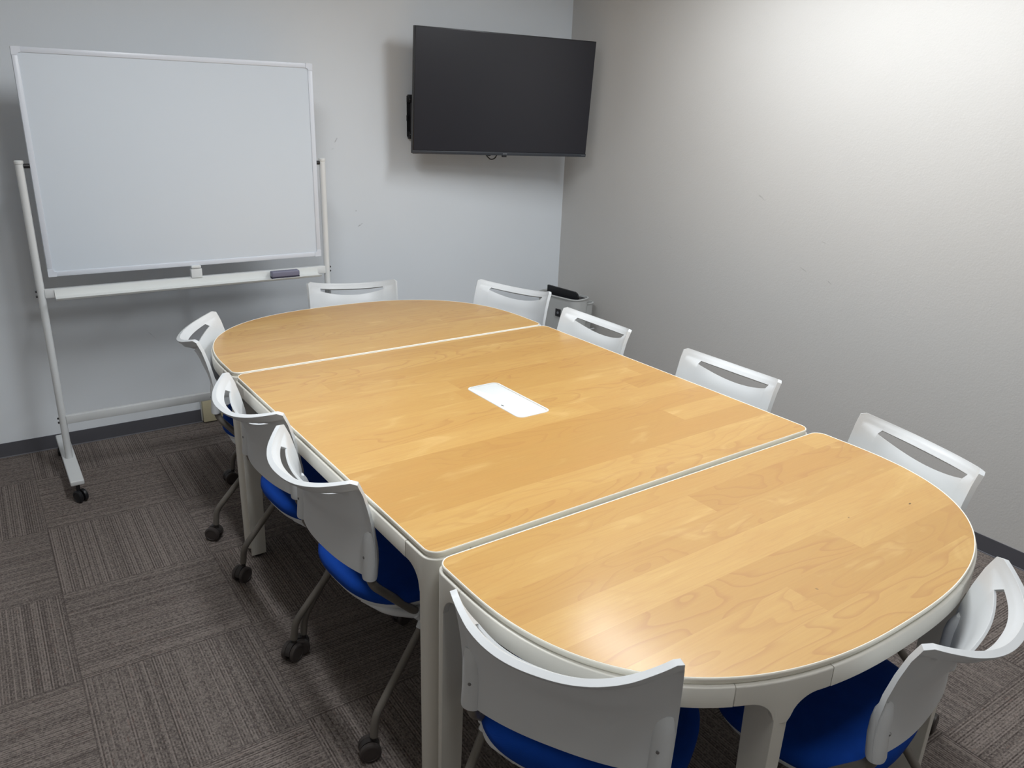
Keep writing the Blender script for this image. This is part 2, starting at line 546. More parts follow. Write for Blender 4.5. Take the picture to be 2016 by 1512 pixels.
def make_table(name, label, outline, woodmat, legs, loc, group):
    """legs: list of (x, y, inward direction, blade depth, half width)"""
    root = empty(name, loc, TROT, label, 'table', group)
    P0 = outline(0.0); Pi = outline(-0.0032)
    # wooden face
    bm = bmesh.new(); prism(bm, [(p.x, p.y) for p in Pi], TZ - 0.006, TZ)
    finish(bm, 'tabletop', woodmat, root, smooth=0)
    bm = bmesh.new(); prism(bm, [(p.x, p.y) for p in outline(-0.045)], TZ - .0175, TZ - 0.0062)
    finish(bm, 'underside', MT['backing'], root, smooth=0)
    # white edge band
    bm = bmesh.new()
    lay = [(-0.0032, TZ - .0002), (-0.0012, TZ + .0006), (0.0, TZ - 0.0006), (0.0008, TZ - 0.003), (0.0, TZ - 0.0065), (-0.004, TZ - TH_TOP), (-0.05, TZ - TH_TOP), (-0.05, TZ - .006), (-.0032, TZ - .0061)]
    rings = []
    for g, z in lay:
        rings.append([bm.verts.new((p.x, p.y, z)) for p in outline(g)])
    n = len(rings[0])
    for a, b in zip(rings, rings[1:] + rings[:1]):
        for i in range(n):
            bm.faces.new((a[i], a[(i + 1) % n], b[(i + 1) % n], b[i]))
    finish(bm, 'edge_band', MT['edge'], root, smooth=60)
    # apron and legs follow the outline
    P, tot = resample(outline(LIP)); NR = normals2(P); n = len(P)
    ds = tot / n
    T_ = 0.014
    FR = 0.055        # fillet
    sid = []
    for (lx, ly, dr, dep, hw) in legs:
        i = min(range(n), key=lambda k: (P[k] - Vector((lx, ly))).length)
        sid.append((i, dr, dep, hw, lx, ly))
    SEG = int(0.105 / ds)
    used = [False] * n
    def column(bm, i, zb, zt=AP1):
        p = P[i % n]; q = p - NR[i % n] * T_
        pl = p - NR[i % n] * 0.002
        return [bm.verts.new((p.x, p.y, zb)), bm.verts.new((p.x, p.y, zt - .002)), bm.verts.new((pl.x, pl.y, zt)), bm.verts.new((q.x, q.y, zt)), bm.verts.new((q.x, q.y, zb))]
    def wall(bm, cols):
        for a, b in zip(cols[:-1], cols[1:]):
            m = len(a)
            for k in range(m):
                try: bm.faces.new((a[k], b[k], b[(k + 1) % m], a[(k + 1) % m]))
                except ValueError: pass
        bm.faces.new(cols[0][::-1]); bm.faces.new(cols[-1])
    cxm = TW / 2; cym = sum(p.y for p in P) / n
    for (ic, dr, dep, hw, lx, ly) in sid:
        bm = bmesh.new()
        cols = []
        corner = hw is None
        WX, WY = 0.062, 0.046
        if corner:
            gx = 1 if lx < cxm else -1; gy = 1 if ly < cym else -1
            KX, KY = lx - gx * LIP, ly - gy * LIP
        for k in range(-SEG, SEG + 1):
            p = P[(ic + k) % n]
            s = max((p.x - KX) * gx - WX, (p.y - KY) * gy - WY) if corner else abs(k * ds) - hw
            used[(ic + k) % n] = True
            if s <= 0: z = AP0 - FR
            elif s < FR: z = AP0 - FR + math.sqrt(max(0, FR * FR - (FR - s) ** 2))
            else: z = AP0
            cols.append(column(bm, ic + k, z))
        wall(bm, cols)
        # the leg below, tapering to the floor
        c = P[ic]
        D = Vector(dr).normalized(); S2 = Vector((-D.y, D.x))
        if corner:
            def ring(z, f, ins):
                rr = (0.034 + LIP)
                a, b = WX * f, WY * f
                rr = min(rr, b * .95)
                pts = []
                for q in range(9):
                    th = PI / 2 * q / 8
                    pts.append((rr * (1 - math.sin(th)), rr * (1 - math.cos(th))))
                pts = pts[::-1]              # from (0, rr) ... to (rr, 0)
                pts = [(u_, v_) for u_, v_ in pts] + [(a, 0), (a, b), (0, b)]
                return [bm.verts.new((KX + gx * (u_ + ins), KY + gy * (v_ + ins), z)) for u_, v_ in pts]
            rg = [ring(AP0 + .02, .97, .003), ring(AP0 - FR, 1.0, 0.0), ring(.012, .86, .001)]
        else:
            def ring(z, h, d0, d1):
                pts = []
                for (sx, dd) in ((-h, d0), (h, d0), (h * .8, d1), (-h * .8, d1)):
                    q = c + S2 * sx + D * dd
                    pts.append(bm.verts.new((q.x, q.y, z)))
                return pts
            rg = [ring(AP0 + 0.02, hw * .98, 0.006, dep), ring(AP0 - FR + .0005, hw, 0.0008, dep), ring(0.012, hw * .86, 0.004, dep * .82)]
        for a, b in zip(rg[:-1], rg[1:]):
            m_ = len(a)
            for k in range(m_): bm.faces.new((a[k], a[(k + 1) % m_], b[(k + 1) % m_], b[k]))
        bm.faces.new(rg[0]); bm.faces.new(rg[-1][::-1])
        lg = finish(bm, 'leg', MT['frame'], root, smooth=50, bevel=0.002)
        bm = bmesh.new()
        q = Vector((KX + gx * .027, KY + gy * .022)) if corner else c + D * dep * .4
        lathe(bm, [(.011, 0.0), (.013, .003), (.013, .009), (.006, .0135)], (q.x, q.y, 0), seg=16)
        finish(bm, 'glide', MT['caster'], lg)
    # apron segments between the legs
    i0 = next(i for i in range(n) if not used[i] and used[i - 1])
    run = []
    for k in range(n + 1):
        i = (i0 + k) % n
        if k < n and not used[i]: run.append(i0 + k)
        elif run:
            bm = bmesh.new()
            sub = [run[0] - 0.0] if False else run
            cols = [column(bm, j, AP0) for j in [run[0] - 1 + 0] if False] + [column(bm, j, AP0) for j in run]
            # tiny gap to the leg castings shows as the thin seam line
            for cc, j0, j1 in ((cols[0], run[0], run[0] - 1), (cols[-1], run[-1], run[-1] + 1)):
                d = (P[j1 % n] - P[j0 % n]) * 0.82
                for v in cc: v.co.x += d.x; v.co.y += d.y
            wall(bm, cols)
            finish(bm, 'apron', MT['frame'], root, smooth=50)
            run = []
    return root

LM = 1.364
mid_legs = []
for (x, y, dx) in ((0.0, 0.0, 1), (TW, 0.0, -1), (TW, LM, -1), (0.0, LM, 1)):
    ox = 0.004 if dx > 0 else -0.004
    mid_legs.append((x - 0.0, y, (dx, 0), 0.062, None))
mid_table = make_table('meeting_table', 'square maple centre table with white cable box in its middle', lambda g: outline_square(LM, g), MT['wood_mid'], mid_legs, TAB, 'maple tables pushed together')

def d_legs(y0, s, b, flip):
    sg = 1 if flip else -1
    L = [(0.0, y0, (1, 0), 0.062, None), (TW, y0, (-1, 0), 0.062, None)]
    for x in (0.345, TW - 0.345):
        k = abs(x - TW / 2) / (TW / 2)
        y = y0 + sg * (s + b * (1 - k ** 2.5) ** (1 / 2.5))
        L.append((x, y, (0.12 * (1 if x < TW / 2 else -1), -sg), 0.075, 0.017))
    return L
YN = -0.0215
near_table = make_table('meeting_table', 'D-shaped maple end table nearest the camera, bright lamp reflection on it', lambda g: outline_d(.105, .573, g, y0=YN), MT['wood_near'], d_legs(YN, .105, .573, False), TAB, 'maple tables pushed together')
YFR = 1.3785
FB = .625
far_table = make_table('meeting_table', 'D-shaped maple end table farthest away, below the television', lambda g: outline_d(.105, FB, g, flip=True, y0=YFR), MT['wood_far'], d_legs(YFR, .105, FB, True), TAB, 'maple tables pushed together')

# cable box let into the centre table
def rrect(x0, x1, y0, y1, r, n=6):
    return [(p.x, p.y) for p in corner_round([(x0, y0), (x1, y0), (x1, y1), (x0, y1)], [r] * 4, n)]
bm = bmesh.new()
cx0, cx1, cy0, cy1 = .6225, .7495, .532, .847
lay = [(0, TZ - .004), (0, TZ + .0012), (.0012, TZ + .0022), (.0075, TZ + .0022), (.0078, TZ - .002)]
rings = [[bm.verts.new((x, y, z)) for x, y in rrect(cx0 + g, cx1 - g, cy0 + g, cy1 - g, .022 - g)] for g, z in lay]
m = len(rings[0])
for a, b in zip(rings[:-1], rings[1:]):
    for i in range(m): bm.faces.new((a[i], a[(i + 1) % m], b[(i + 1) % m], b[i]))
bm.faces.new(rings[0][::-1])
cb = finish(bm, 'cable_box', MT['lid'], mid_table, smooth=50)
tag(cb, 'white oblong cable box let into the maple top')
bm = bmesh.new(); prism(bm, rrect(cx0 + .0078, cx1 - .0078, cy0 + .0078, cy1 - .0078, .0142), TZ - .002, TZ - .0005)
finish(bm, 'gap', MT['seam'], cb, smooth=0)
bm = bmesh.new()
lay = [(0, TZ - .0008), (0, TZ + .0014), (.0009, TZ + .0021)]
rings = [[bm.verts.new((x, y, z)) for x, y in rrect(cx0 + .0082 + g, cx1 - .0098 - g, cy0 + .0086 + g, cy1 - .0086 - g, .0135 - g)] for g, z in lay]
for a, b in zip(rings[:-1], rings[1:]):
    for i in range(m): bm.faces.new((a[i], a[(i + 1) % m], b[(i + 1) % m], b[i]))
bm.faces.new(rings[-1])
finish(bm, 'lid', MT['lid'], cb, smooth=50)
bm = bmesh.new(); box(bm, cx0 + .013, cx0 + .0165, .640, .653, TZ + .0019, TZ + .0027)
finish(bm, 'lid_catch', MT['black'], cb, smooth=0)

# ------------------------------------------------------------------ chair
def build_chair():
    root = empty('meeting_chair')
    W2 = 0.21
    NP = 2.4
    def lerp_tab(tab, z):
        for (z0, y0), (z1, y1) in zip(tab[:-1], tab[1:]):
            if z <= z0 and z >= z1:
                f = (z0 - z) / (z0 - z1); f2 = f
                return y0 + (y1 - y0) * f2
        return tab[-1][1] if z < tab[-1][0] else tab[0][1]
    side_tab = [(.81, -.003), (.805, 0.0), (.765, .018), (.715, .033), (.66, .045), (.61, .051), (.56, .051), (.50, .045), (.40, .035)]
    sag_tab = [(0.0, .095), (.03, .095), (.034, .088), (.30, .060), (.55, .045), (1.0, .036)]
    ZB, ZT = .510, .805
    def wedge(t):
        return max(0.0, min(1.0, (.92 - abs(t)) / (.92 - .725)))
    def surf(t, v, lower=False):
        prof = 1 - abs(t) ** NP
        zt = ZT - .036 * prof
        zb = ZB + .004 * (1 - abs(t) ** 2.2)
        z = zt + (zb - zt) * v
        zs = ZT + (ZB - ZT) * v
        ys = lerp_tab(side_tab, zs)
        sg = None
        for (v0, s0), (v1, s1) in zip(sag_tab[:-1], sag_tab[1:]):
            if v0 <= v <= v1: sg = s0 + (s1 - s0) * (v - v0) / (v1 - v0); break
        y = ys - sg * prof
        if lower is not False: y += .010 * wedge(t) * math.exp(-((v - lower) / .15) ** 2)
        x = (W2 * (1 - .012 * v)) * t
        return Vector((x, y, z))
    # columns along t; slot between v=va(t) and v=vb(t)
    ts = .725
    tcols = sorted(set([round(-1 + 2 * i / 44, 5) for i in range(45)] + [-ts, ts]))
    def slot(t):
        w = wedge(t)
        if abs(t) >= ts: return .090, .090 + .032 * w
        k = 1 - (abs(t) / ts) ** 2
        return .090, .122 + .060 * k
    verts = []; index = {}; faces = []; offs = []
    def vid(key, co, th):
        if key not in index:
            index[key] = len(verts); verts.append(co); offs.append(th)
        return index[key]
    NU = 5; NL = 16
    U = []; Lw = []
    for ci, t in enumerate(tcols):
        a, b = slot(t)
        up = []
        for r in range(NU + 1):
            v = a * r / NU
            # rounded top corners
            vv = v
            if abs(t) > .955 and r < NU: 
                cr = (abs(t) - .955) / .045
                vv = max(v, .030 * (1 - math.sqrt(max(0, 1 - cr * cr))) + v * .6)
            up.append(vid(('u', ci, r), surf(t, vv), (.013 if r < NU else .007) if abs(t) < .955 else .0135))
        lo = []
        for r in range(NL + 1):
            v = b + (1 - b) * r / NL
            if r == 0 and abs(t) >= .92: lo.append(up[-1]); continue
            lo.append(vid(('l', ci, r), surf(t, v, b), .006 if abs(t) < .955 else .013))
        U.append(up); Lw.append(lo)
    for ci in range(len(tcols) - 1):
        for r in range(NU): faces.append((U[ci][r], U[ci][r + 1], U[ci + 1][r + 1], U[ci + 1][r]))
        if min(abs(tcols[ci]), abs(tcols[ci + 1])) >= ts - 1e-6 and min(abs(tcols[ci]), abs(tcols[ci + 1])) < .92:
            q4 = (U[ci][-1], Lw[ci][0], Lw[ci + 1][0], U[ci + 1][-1])
            q4 = tuple(dict.fromkeys(q4))
            if len(q4) >= 3: faces.append(q4)
        for r in range(NL): faces.append((Lw[ci][r], Lw[ci][r + 1], Lw[ci + 1][r + 1], Lw[ci + 1][r]))
    # vertex normals, all pointing to the rear (-y)
    nr = [Vector((0, 0, 0)) for _ in verts]
    for f in faces:
        nn = (verts[f[1]] - verts[f[0]]).cross(verts[f[-1]] - verts[f[0]])
        if nn.length == 0: continue
        nn.normalize()
        if nn.y > 0: nn = -nn
        for i in f: nr[i] += nn
    for i in range(len(nr)):
        nr[i] = nr[i].normalized() * offs[i] if nr[i].length else Vector((0, -offs[i], 0))
    # the hand rail has a deep rear flange that hangs down over the slot
    for (kind, ci, r), i in index.items():
        if kind == 'u' and abs(tcols[ci]) < ts + .06:
            e = min(1.0, (ts + .06 - abs(tcols[ci])) / .10)
            nr[i] = nr[i] * (1 + .10 * e * (1 if r < NU else 4.0))
    bm = bmesh.new()
    shell(bm, verts, faces, nr)
    # side rims: a stiffening return along each side
    back = finish(bm, 'backrest', MT['plastic'], root, smooth=38, bevel=0.0018)
    # sockets that hold the frame tubes
    for s in (-1, 1):
        bm = bmesh.new()
        prof = [(.645, .004), (.632, .012), (.615, .018), (.595, .0205), (.56, .021), (.516, .021), (.510, .019)]
        rings = []
        for z, r in prof:
            yc = lerp_tab(side_tab, z) - .010
            xc = s * (.1905)
            rx = .015 + r * .33
            rings.append([bm.verts.new((xc + rx * math.cos(a), yc + (.001 + r * .85) * math.sin(a), z)) for a in [2 * PI * k / 20 for k in range(20)]])
        for a, b in zip(rings[:-1], rings[1:]):
            for k in range(20): bm.faces.new((a[k], a[(k + 1) % 20], b[(k + 1) % 20], b[k]))
        bm.faces.new(rings[0]); bm.faces.new(rings[-1][::-1])
        so = finish(bm, 'tube_socket', MT['plastic'], back, smooth=45)
        bm = bmesh.new()
        zz = .572; yy = lerp_tab(side_tab, zz) - .010 - .0185
        lathe(bm, [(.0035, .002), (.0035, -.0015), (.002, -.002)], (s * .1885, yy, zz), axis='y', seg=12)
        tag(finish(bm, 'screw', MT['steel'], back), 'steel screw')
    # metal frame tubes from the backrest down to the hinge
    for s in (-1, 1):
        bm = bmesh.new()
        pts = smoothpath([(s * .189, .040, .56), (s * .189, .036, .492), (s * .214, .178, .348)], .035, 8)
        tube(bm, pts, .0115, 16)
        finish(bm, 'back_tube', MT['tube'], root, smooth=60)
        # hinge
        bm = bmesh.new()
        tube(bm, [(s * .212, .158, .368), (s * .217, .188, .338)], .0165, 18)
        tube(bm, [(s * .190, .176, .352), (s * .236, .180, .346)], .018, 18)
        tube(bm, [(s * .217, .184, .345), (s * .223, .166, .318)], .0145, 16)
        finish(bm, 'hinge', MT['plastic'], root, smooth=50, bevel=.001)
        # rear leg
        bm = bmesh.new()
        tube(bm, smoothpath([(s * .222, .172, .328), (s * .245, .010, .125), (s * .246, .004, .066)], .05, 8), .0108, 16)
        finish(bm, 'leg', MT['tube'], root, smooth=60)
        # front leg
        bm = bmesh.new()
        tube(bm, smoothpath([(s * .205, .190, .345), (s * .200, .362, .125), (s * .200, .370, .066)], .05, 8), .0108, 16)
        finish(bm, 'leg', MT['tube'], root, smooth=60)
    bm = bmesh.new()
    tube(bm, [(-.205, .300, .232), (.205, .300, .232)], .008, 12)
    finish(bm, 'stretcher', MT['tube'], root, smooth=60)
    # casters: twin wheels and a hood
    rnd = random.Random(4)
    for (x, y, ang) in ((-.246, .004, .5), (.246, .004, -.35), (-.200, .370, .2), (.200, .370, -.9)):
        cst = bmesh.new()
        tube(cst, [(0, 0, .068), (0, 0, .045)], .0075, 12)
        hd = []
        # hood: half drum between the wheels
        n = 14
        for k in range(n + 1):
            a = PI * k / n
            hd.append((.0270 * math.cos(a), .0300 * math.sin(a)))
        A = [cst.verts.new((-.008, p[0] - .012, .0285 + p[1])) for p in hd]; B = [cst.verts.new((.008, p[0] - .012, .0285 + p[1])) for p in hd]
        cst.faces.new(A); cst.faces.new(B[::-1])
        for k in range(n + 1):
            cst.faces.new((A[k], A[(k + 1) % (n + 1)], B[(k + 1) % (n + 1)], B[k]))
        co = finish(cst, 'caster', MT['caster'], root, smooth=40, loc=(x, y, 0))
        co.rotation_euler = (0, 0, ang)
        for sd in (-1, 1):
            wb = bmesh.new()
            lathe(wb, [(.010, sd * .0085), (.0258, sd * .0085), (.0284, sd * .0105), (.0288, sd * .0165), (.0280, sd * .0215), (.0248, sd * .0240), (.0205, sd * .0244), (.0200, sd * .0234), (.004, sd * .0240)], (0, -.012, .0288), axis='x', seg=28)
            finish(wb, 'wheel', MT['casterhub'], co, smooth=40)
    # seat: white pan and blue pad
    def seat_poly(g, n=72):
        pts = []
        a, b = .222 + g, .190 + g
        for k in range(n):
            th = 2 * PI * k / n
            c, s_ = math.cos(th), math.sin(th)
            ex = 2 / 3.0 if s_ > 0 else 2 / 2.7
            X = a * math.copysign(abs(c) ** ex, c); Y = .223 + b * math.copysign(abs(s_) ** ex, s_)
            pts.append((X, Y))
        return pts
    bm = bmesh.new()
    lay = [(-.06, .372), (-.022, .374), (-.010, .386), (-.004, .398), (-.004, .403)]
    rings = [[bm.verts.new((x, y, z - .10 * (0 if y < .3 else (y - .3) ** 2 * 4))) for x, y in seat_poly(g)] for g, z in lay]
    def close(bm, rings, cap0=True, cap1=True):
        m = len(rings[0])
        for a, b in zip(rings[:-1], rings[1:]):
            for i in range(m): bm.faces.new((a[i], a[(i + 1) % m], b[(i + 1) % m], b[i]))
        if cap0: bm.faces.new(rings[0][::-1])
        if cap1: bm.faces.new(rings[-1])
    close(bm, rings)
    # brackets to the hinges
    for s in (-1, 1):
        tube(bm, smoothpath([(s * .10, .060, .384), (s * .185, .105, .376), (s * .212, .165, .362)], .05, 6), [.006] + [.013] * 7 + [.015], 14)
    finish(bm, 'seat_pan', MT['plastic'], root, smooth=40)
    bm = bmesh.new()
    lay = [(-.012, .3985), (.000, .404), (.004, .414), (.003, .428), (-.006, .440), (-.024, .4475), (-.07, .451), (-.14, .449)]
    rings = [[bm.verts.new((x, y, z - .10 * (0 if y < .3 else (y - .3) ** 2 * 4))) for x, y in seat_poly(g)] for g, z in lay]
    close(bm, rings)
    tag(finish(bm, 'seat', MT['blue'], root, smooth=70), 'blue fabric seat pad')
    return root

def tpos(x, y, z=0):
    c, s = math.cos(TROT), math.sin(TROT)
    return Vector((TAB.x + x * c - y * s, TAB.y + x * s + y * c, z))

CH = [
    (-.061, .472, -86.5, 'white chair at the left table edge, its back nearest the middle table corner seam'),
    (-.058, .972, -86.3, 'white chair second along the left edge, partly hidden by the chair before it'),
    (.024, 1.768, -114.0, 'white chair seen from the side at the far left of the table, below the whiteboard'),
    (.838, 2.223, 162.8, 'white chair at the far table end, right of the whiteboard stand, seen from the front'),
    (1.490, 1.790, 111.0, 'white chair at the far right curve of the table, partly hiding the waste bin'),
    (1.442, 1.123, 89.2, 'white chair along the right wall, just right of the waste bin'),
    (1.454, .414, 90.2, 'white chair along the right wall, beside the centre table close to its near seam'),
    (1.374, -.315, 73.4, 'white chair on the right wall side of the nearest D-shaped table'),
    (.025, -.411, -60.4, 'white chair in the foreground centre, its broad curved back turned to the camera'),
    (.720, -.766, 8.6, 'white chair in the bottom right corner with its dark blue seat under the table'),
]
chair0 = build_chair()
for i, (x, y, a, lab) in enumerate(CH):
    ch = chair0 if i == 0 else copy_tree(chair0)
    ch.location = tpos(x, y)
    ch.rotation_euler = (0, 0, math.radians(a) + TROT)
    tag(ch, lab, 'chair', 'white meeting chairs around the table')

# ------------------------------------------------------------------ whiteboard on its stand
wbx0, wbx1, wby = .139, 1.369, 1.444
wb = empty('whiteboard', ((wbx0 + wbx1) / 2, wby, 0), 0, 'large blank whiteboard on a white wheeled stand by the back wall', 'whiteboard')
HXW = (wbx1 - wbx0) / 2
BX0, BX1, BZ0, BZ1 = .174 - .754, 1.3375 - .754, .909, 1.781
BY0, BY1 = -.014, .014
bm = bmesh.new(); box(bm, BX0 + .012, BX1 - .012, BY0 + .004, BY1 - .004, BZ0 + .012, BZ1 - .012)
brd = finish(bm, 'board', MT['wbpanel'], wb, smooth=0)
def frame_bar(x0, x1, z0, z1):
    bm = bmesh.new(); box(bm, x0, x1, BY0, BY1, z0, z1, .003, 2)
    # raised outer bead
    finish(bm, 'frame_bar', MT['wbframe'], brd, smooth=40)
FW = .021
frame_bar(BX0 + .03, BX1 - .03, BZ1 - FW, BZ1); frame_bar(BX0 + .03, BX1 - .03, BZ0, BZ0 + FW)
frame_bar(BX0, BX0 + FW, BZ0 + .03, BZ1 - .03); frame_bar(BX1 - FW, BX1, BZ0 + .03, BZ1 - .03)
for sx in (0, 1):
    for sz in (0, 1):
        bm = bmesh.new()
        X = BX0 if sx == 0 else BX1; Z = BZ0 if sz == 0 else BZ1
        dx = 1 if sx == 0 else -1; dz = 1 if sz == 0 else -1
        pr = [(.001, .004), (.002, .002), (.004, .001), (.032, .001), (.032, FW + .001), (FW + .006, FW + .001), (FW + .001, FW + .006), (FW + .001, .032), (.001, .032)]
        A = [bm.verts.new((X + dx * (a - .001), BY0 - .0015, Z + dz * (b - .001))) for a, b in pr]
        B = [bm.verts.new((X + dx * (a - .001), BY1 + .0015, Z + dz * (b - .001))) for a, b in pr]
        bm.faces.new(A); bm.faces.new(B[::-1])
        for k in range(len(pr)): bm.faces.new((A[k], A[(k + 1) % len(pr)], B[(k + 1) % len(pr)], B[k]))
        finish(bm, 'corner_cap', MT['wbframe'], brd, smooth=30)
for s in (-1, 1):
    bm = bmesh.new()
    tube(bm, [(s * HXW, 0, .100), (s * HXW, 0, 1.355)], .0145, 20)
    po = finish(bm, 'post', MT['wbstand'], wb, smooth=50)
    bm = bmesh.new(); lathe(bm, [(.0145, 1.355), (.0165, 1.357), (.0165, 1.366), (.013, 1.369)], (s * HXW, 0, 0), seg=20)
    finish(bm, 'post_cap', MT['wbstand'], po)
    bm = bmesh.new(); xo = s * HXW - s * .014; xi = (BX1 if s > 0 else BX0)
    tube(bm, [(xo, 0, 1.348), (xi, 0, 1.348)], .009, 14)
    finish(bm, 'pivot', MT['black'], wb, smooth=50)
    bm = bmesh.new(); box(bm, s * HXW - .026, s * HXW + .026, -.262, .300, .078, .100, .005, 3)
    ft = finish(bm, 'foot_bar', MT['wbstand'], wb, smooth=40)
    for (yy, an) in ((-.245, .5), (.282, -.4)):
        c_ = bmesh.new()
        tube(c_, [(0, 0, .08), (0, 0, .05)], .008, 12)
        for sd in (-1, 1):
            lathe(c_, [(.010, sd * .004), (.025, sd * .004), (.027, sd * .007), (.027, sd * .016), (.024, sd * .019), (.019, sd * .0195), (.018, sd * .018), (.004, sd * .019)], (0, -.010, .027), axis='x', seg=24)
        o = finish(c_, 'caster', MT['black'], ft, smooth=40, loc=(s * HXW, yy, 0)); o.rotation_euler = (0, 0, an)
    for zz in (.850, .830, .290, .271):
        bm = bmesh.new(); lathe(bm, [(.0045, 0), (.0045, s * .006), (.003, s * .007)], (s * (HXW + .0135), 0, zz), axis='x', seg=10)
        finish(bm, 'bolt', MT['black'], po)
bm = bmesh.new(); box(bm, -HXW + .012, HXW - .012, -.012, .012, .822, .858, .002)
finish(bm, 'crossbar', MT['wbstand'], wb, smooth=40)
bm = bmesh.new(); box(bm, -HXW + .012, HXW - .012, -.012, .012, .262, .299, .002)
finish(bm, 'crossbar', MT['wbstand'], wb, smooth=40)
# pen tray: an angled channel in front of the upper crossbar
bm = bmesh.new()
prf = [(-.013, .853), (-.016, .855), (-.018, .840), (-.021, .829), (-.030, .8255), (-.062, .8245), (-.072, .831), (-.075, .830), (-.070, .822), (-.062, .819), (-.026, .8195), (-.013, .824)]
TX0, TX1 = -.568, .560
A = [bm.verts.new((TX0, a, b)) for a, b in prf]; B = [bm.verts.new((TX1, a, b)) for a, b in prf]
bm.faces.new(A); bm.faces.new(B[::-1])
for k in range(len(prf)): bm.faces.new((A[k], A[(k + 1) % len(prf)], B[(k + 1) % len(prf)], B[k]))
finish(bm, 'pen_tray', MT['tray'], wb, smooth=30)
# latch that locks the board
bm = bmesh.new(); box(bm, -.027, .020, -.022, .010, .856, .897, .003)
lt = finish(bm, 'latch', MT['wbstand'], wb, smooth=40)
bm = bmesh.new(); box(bm, -.025, .017, -.026, .012, .898, .912, .005, 3)
finish(bm, 'latch_knob', MT['wbstand'], lt, smooth=40)

# eraser lying on the tray
er = empty('whiteboard_eraser', (1.142, wby - .046, .8262), 0.0, 'grey-purple whiteboard eraser lying on the pen tray at its right end', 'eraser')
bm = bmesh.new(); box(bm, -.066, .066, -.019, .019, .008, .034, .005, 3)
finish(bm, 'shell', MT['eraser'], er, smooth=40)
bm = bmesh.new(); box(bm, -.065, .065, -.018, .018, 0.0, .009, .001)
finish(bm, 'felt_pad', MT['felt'], er, smooth=40)

# ------------------------------------------------------------------ television on a swivel arm
TVW, TVH = 1.06, 1.06 * .585
q = TVW / 1.06
tv = empty('television', (0, 0, 0), 0, 'large black flat television, switched off, on a swivel wall arm in the corner', 'television')
tyaw, ttilt, troll = -.152, .050, -.012
tc = Vector((2.467, 1.531, 1.678))
ex = Vector((math.cos(tyaw), math.sin(tyaw), 0)); nn = Vector((math.sin(tyaw), -math.cos(tyaw), 0))
u = Vector((0, 0, 1)) * math.cos(ttilt) + nn * math.sin(ttilt)
ex2 = ex * math.cos(troll) + u * math.sin(troll); u2 = u * math.cos(troll) - ex * math.sin(troll)
bk = ex2.cross(u2) * -1     # pointing to the rear of the set
Mt = Matrix.Identity(4)
for i in range(3): Mt[i][0], Mt[i][1], Mt[i][2], Mt[i][3] = ex2[i], bk[i], u2[i], tc[i]
tv.matrix_world = Mt
hw, hh = TVW / 2, TVH / 2
bm = bmesh.new(); box(bm, -hw, hw, .001, .030, -hh, hh, .002)
finish(bm, 'housing', MT['bezel'], tv, smooth=40)
bm = bmesh.new(); box(bm, -hw * .72, hw * .72, .029, .062, -hh * .8, hh * .45, .012, 3)
finish(bm, 'rear_cover', MT['bezel'], tv, smooth=40)
bm = bmesh.new(); box(bm, -hw + .005, hw - .005, -.0006, .0015, -hh + .018, hh - .005)
finish(bm, 'screen', MT['screen'], tv, smooth=0)
bm = bmesh.new(); box(bm, -hw, hw, -.004, .004, -hh - .001, -hh + .0165, .0015)
chn = finish(bm, 'chin', MT['chin'], tv, smooth=40)
bm = bmesh.new()
for i, (a, b) in enumerate(((-.010, -.006), (-.0045, -.001), (.0005, .004), (.0055, .009), (.0105, .014))):
    box(bm, a + .006, b + .006, -.0048, -.0038, -hh + .0045, -hh + .0105)
finish(bm, 'maker_mark', MT['mark'], chn, smooth=0)
bm = bmesh.new()
for a in range(5): box(bm, hw - .030 + a * .005, hw - .0265 + a * .005, -.0048, -.0038, -hh + .006, -hh + .0085)
finish(bm, 'model_mark', MT['mark'], chn, smooth=0)
bm = bmesh.new(); box(bm, -.006, .020, -.003, .012, -hh - .010, -hh + .001, .002)
finish(bm, 'sensor', MT['black'], tv, smooth=40)

mt = empty('television_wall_mount', (2.06, YW, 1.55), 0, 'black metal swivel wall bracket behind the left side of the television', 'wall bracket')
bm = bmesh.new()
box(bm, -.048, .075, -.006, 0, -.100, .112, .002)
pl = finish(bm, 'wall_plate', MT['black'], mt, smooth=40)
bm = bmesh.new()
box(bm, -.046, .012, -.030, -.004, .076, .118, .004)
box(bm, -.052, -.030, -.022, -.006, .078, .104, .003)
finish(bm, 'clamp', MT['black'], mt, smooth=40)
bm = bmesh.new()
box(bm, -.046, .012, -.030, -.004, -.112, -.072, .004)
box(bm, -.052, -.030, -.022, -.006, -.100, -.074, .003)
finish(bm, 'clamp', MT['black'], mt, smooth=40)
bm = bmesh.new()
tube(bm, [(-.022, -.020, -.075), (-.022, -.020, .080)], .013, 14)
box(bm, -.052, -.040, -.014, -.004, -.018, .012, .002)
finish(bm, 'hinge_pin', MT['black'], mt, smooth=40)
for zz in (.094, -.087):
    for xx in (-.042, -.020):
        bm = bmesh.new(); lathe(bm, [(.0035, 0), (.0035, -.002), (.002, -.0025)], (xx, -.0305, zz), axis='y', seg=10)
        finish(bm, 'screw', MT['steel'], pl)
loc_mt = Vector((2.06, YW, 1.55))
att = tc + bk * .062 - loc_mt
bm = bmesh.new()
box_a = [(-.005, -.02, 0), (.19, -.085, 0)]
for z0 in (-.055, .055):
    tube(bm, [(-.015, -.020, z0), (.16, -.065, z0)], .016, 12)
tube(bm, [(.16, -.065, -.075), (.16, -.065, .075)], .014, 14)
for z0 in (-.03, .03):
    tube(bm, [(.16, -.065, z0), (att.x, att.y + .02, z0 + .03)], .016, 12)
finish(bm, 'arm', MT['black'], mt, smooth=40)
bm = bmesh.new()
box(bm, att.x - .10, att.x + .10, att.y + .0, att.y + .016, att.z - .13, att.z + .08, .003)
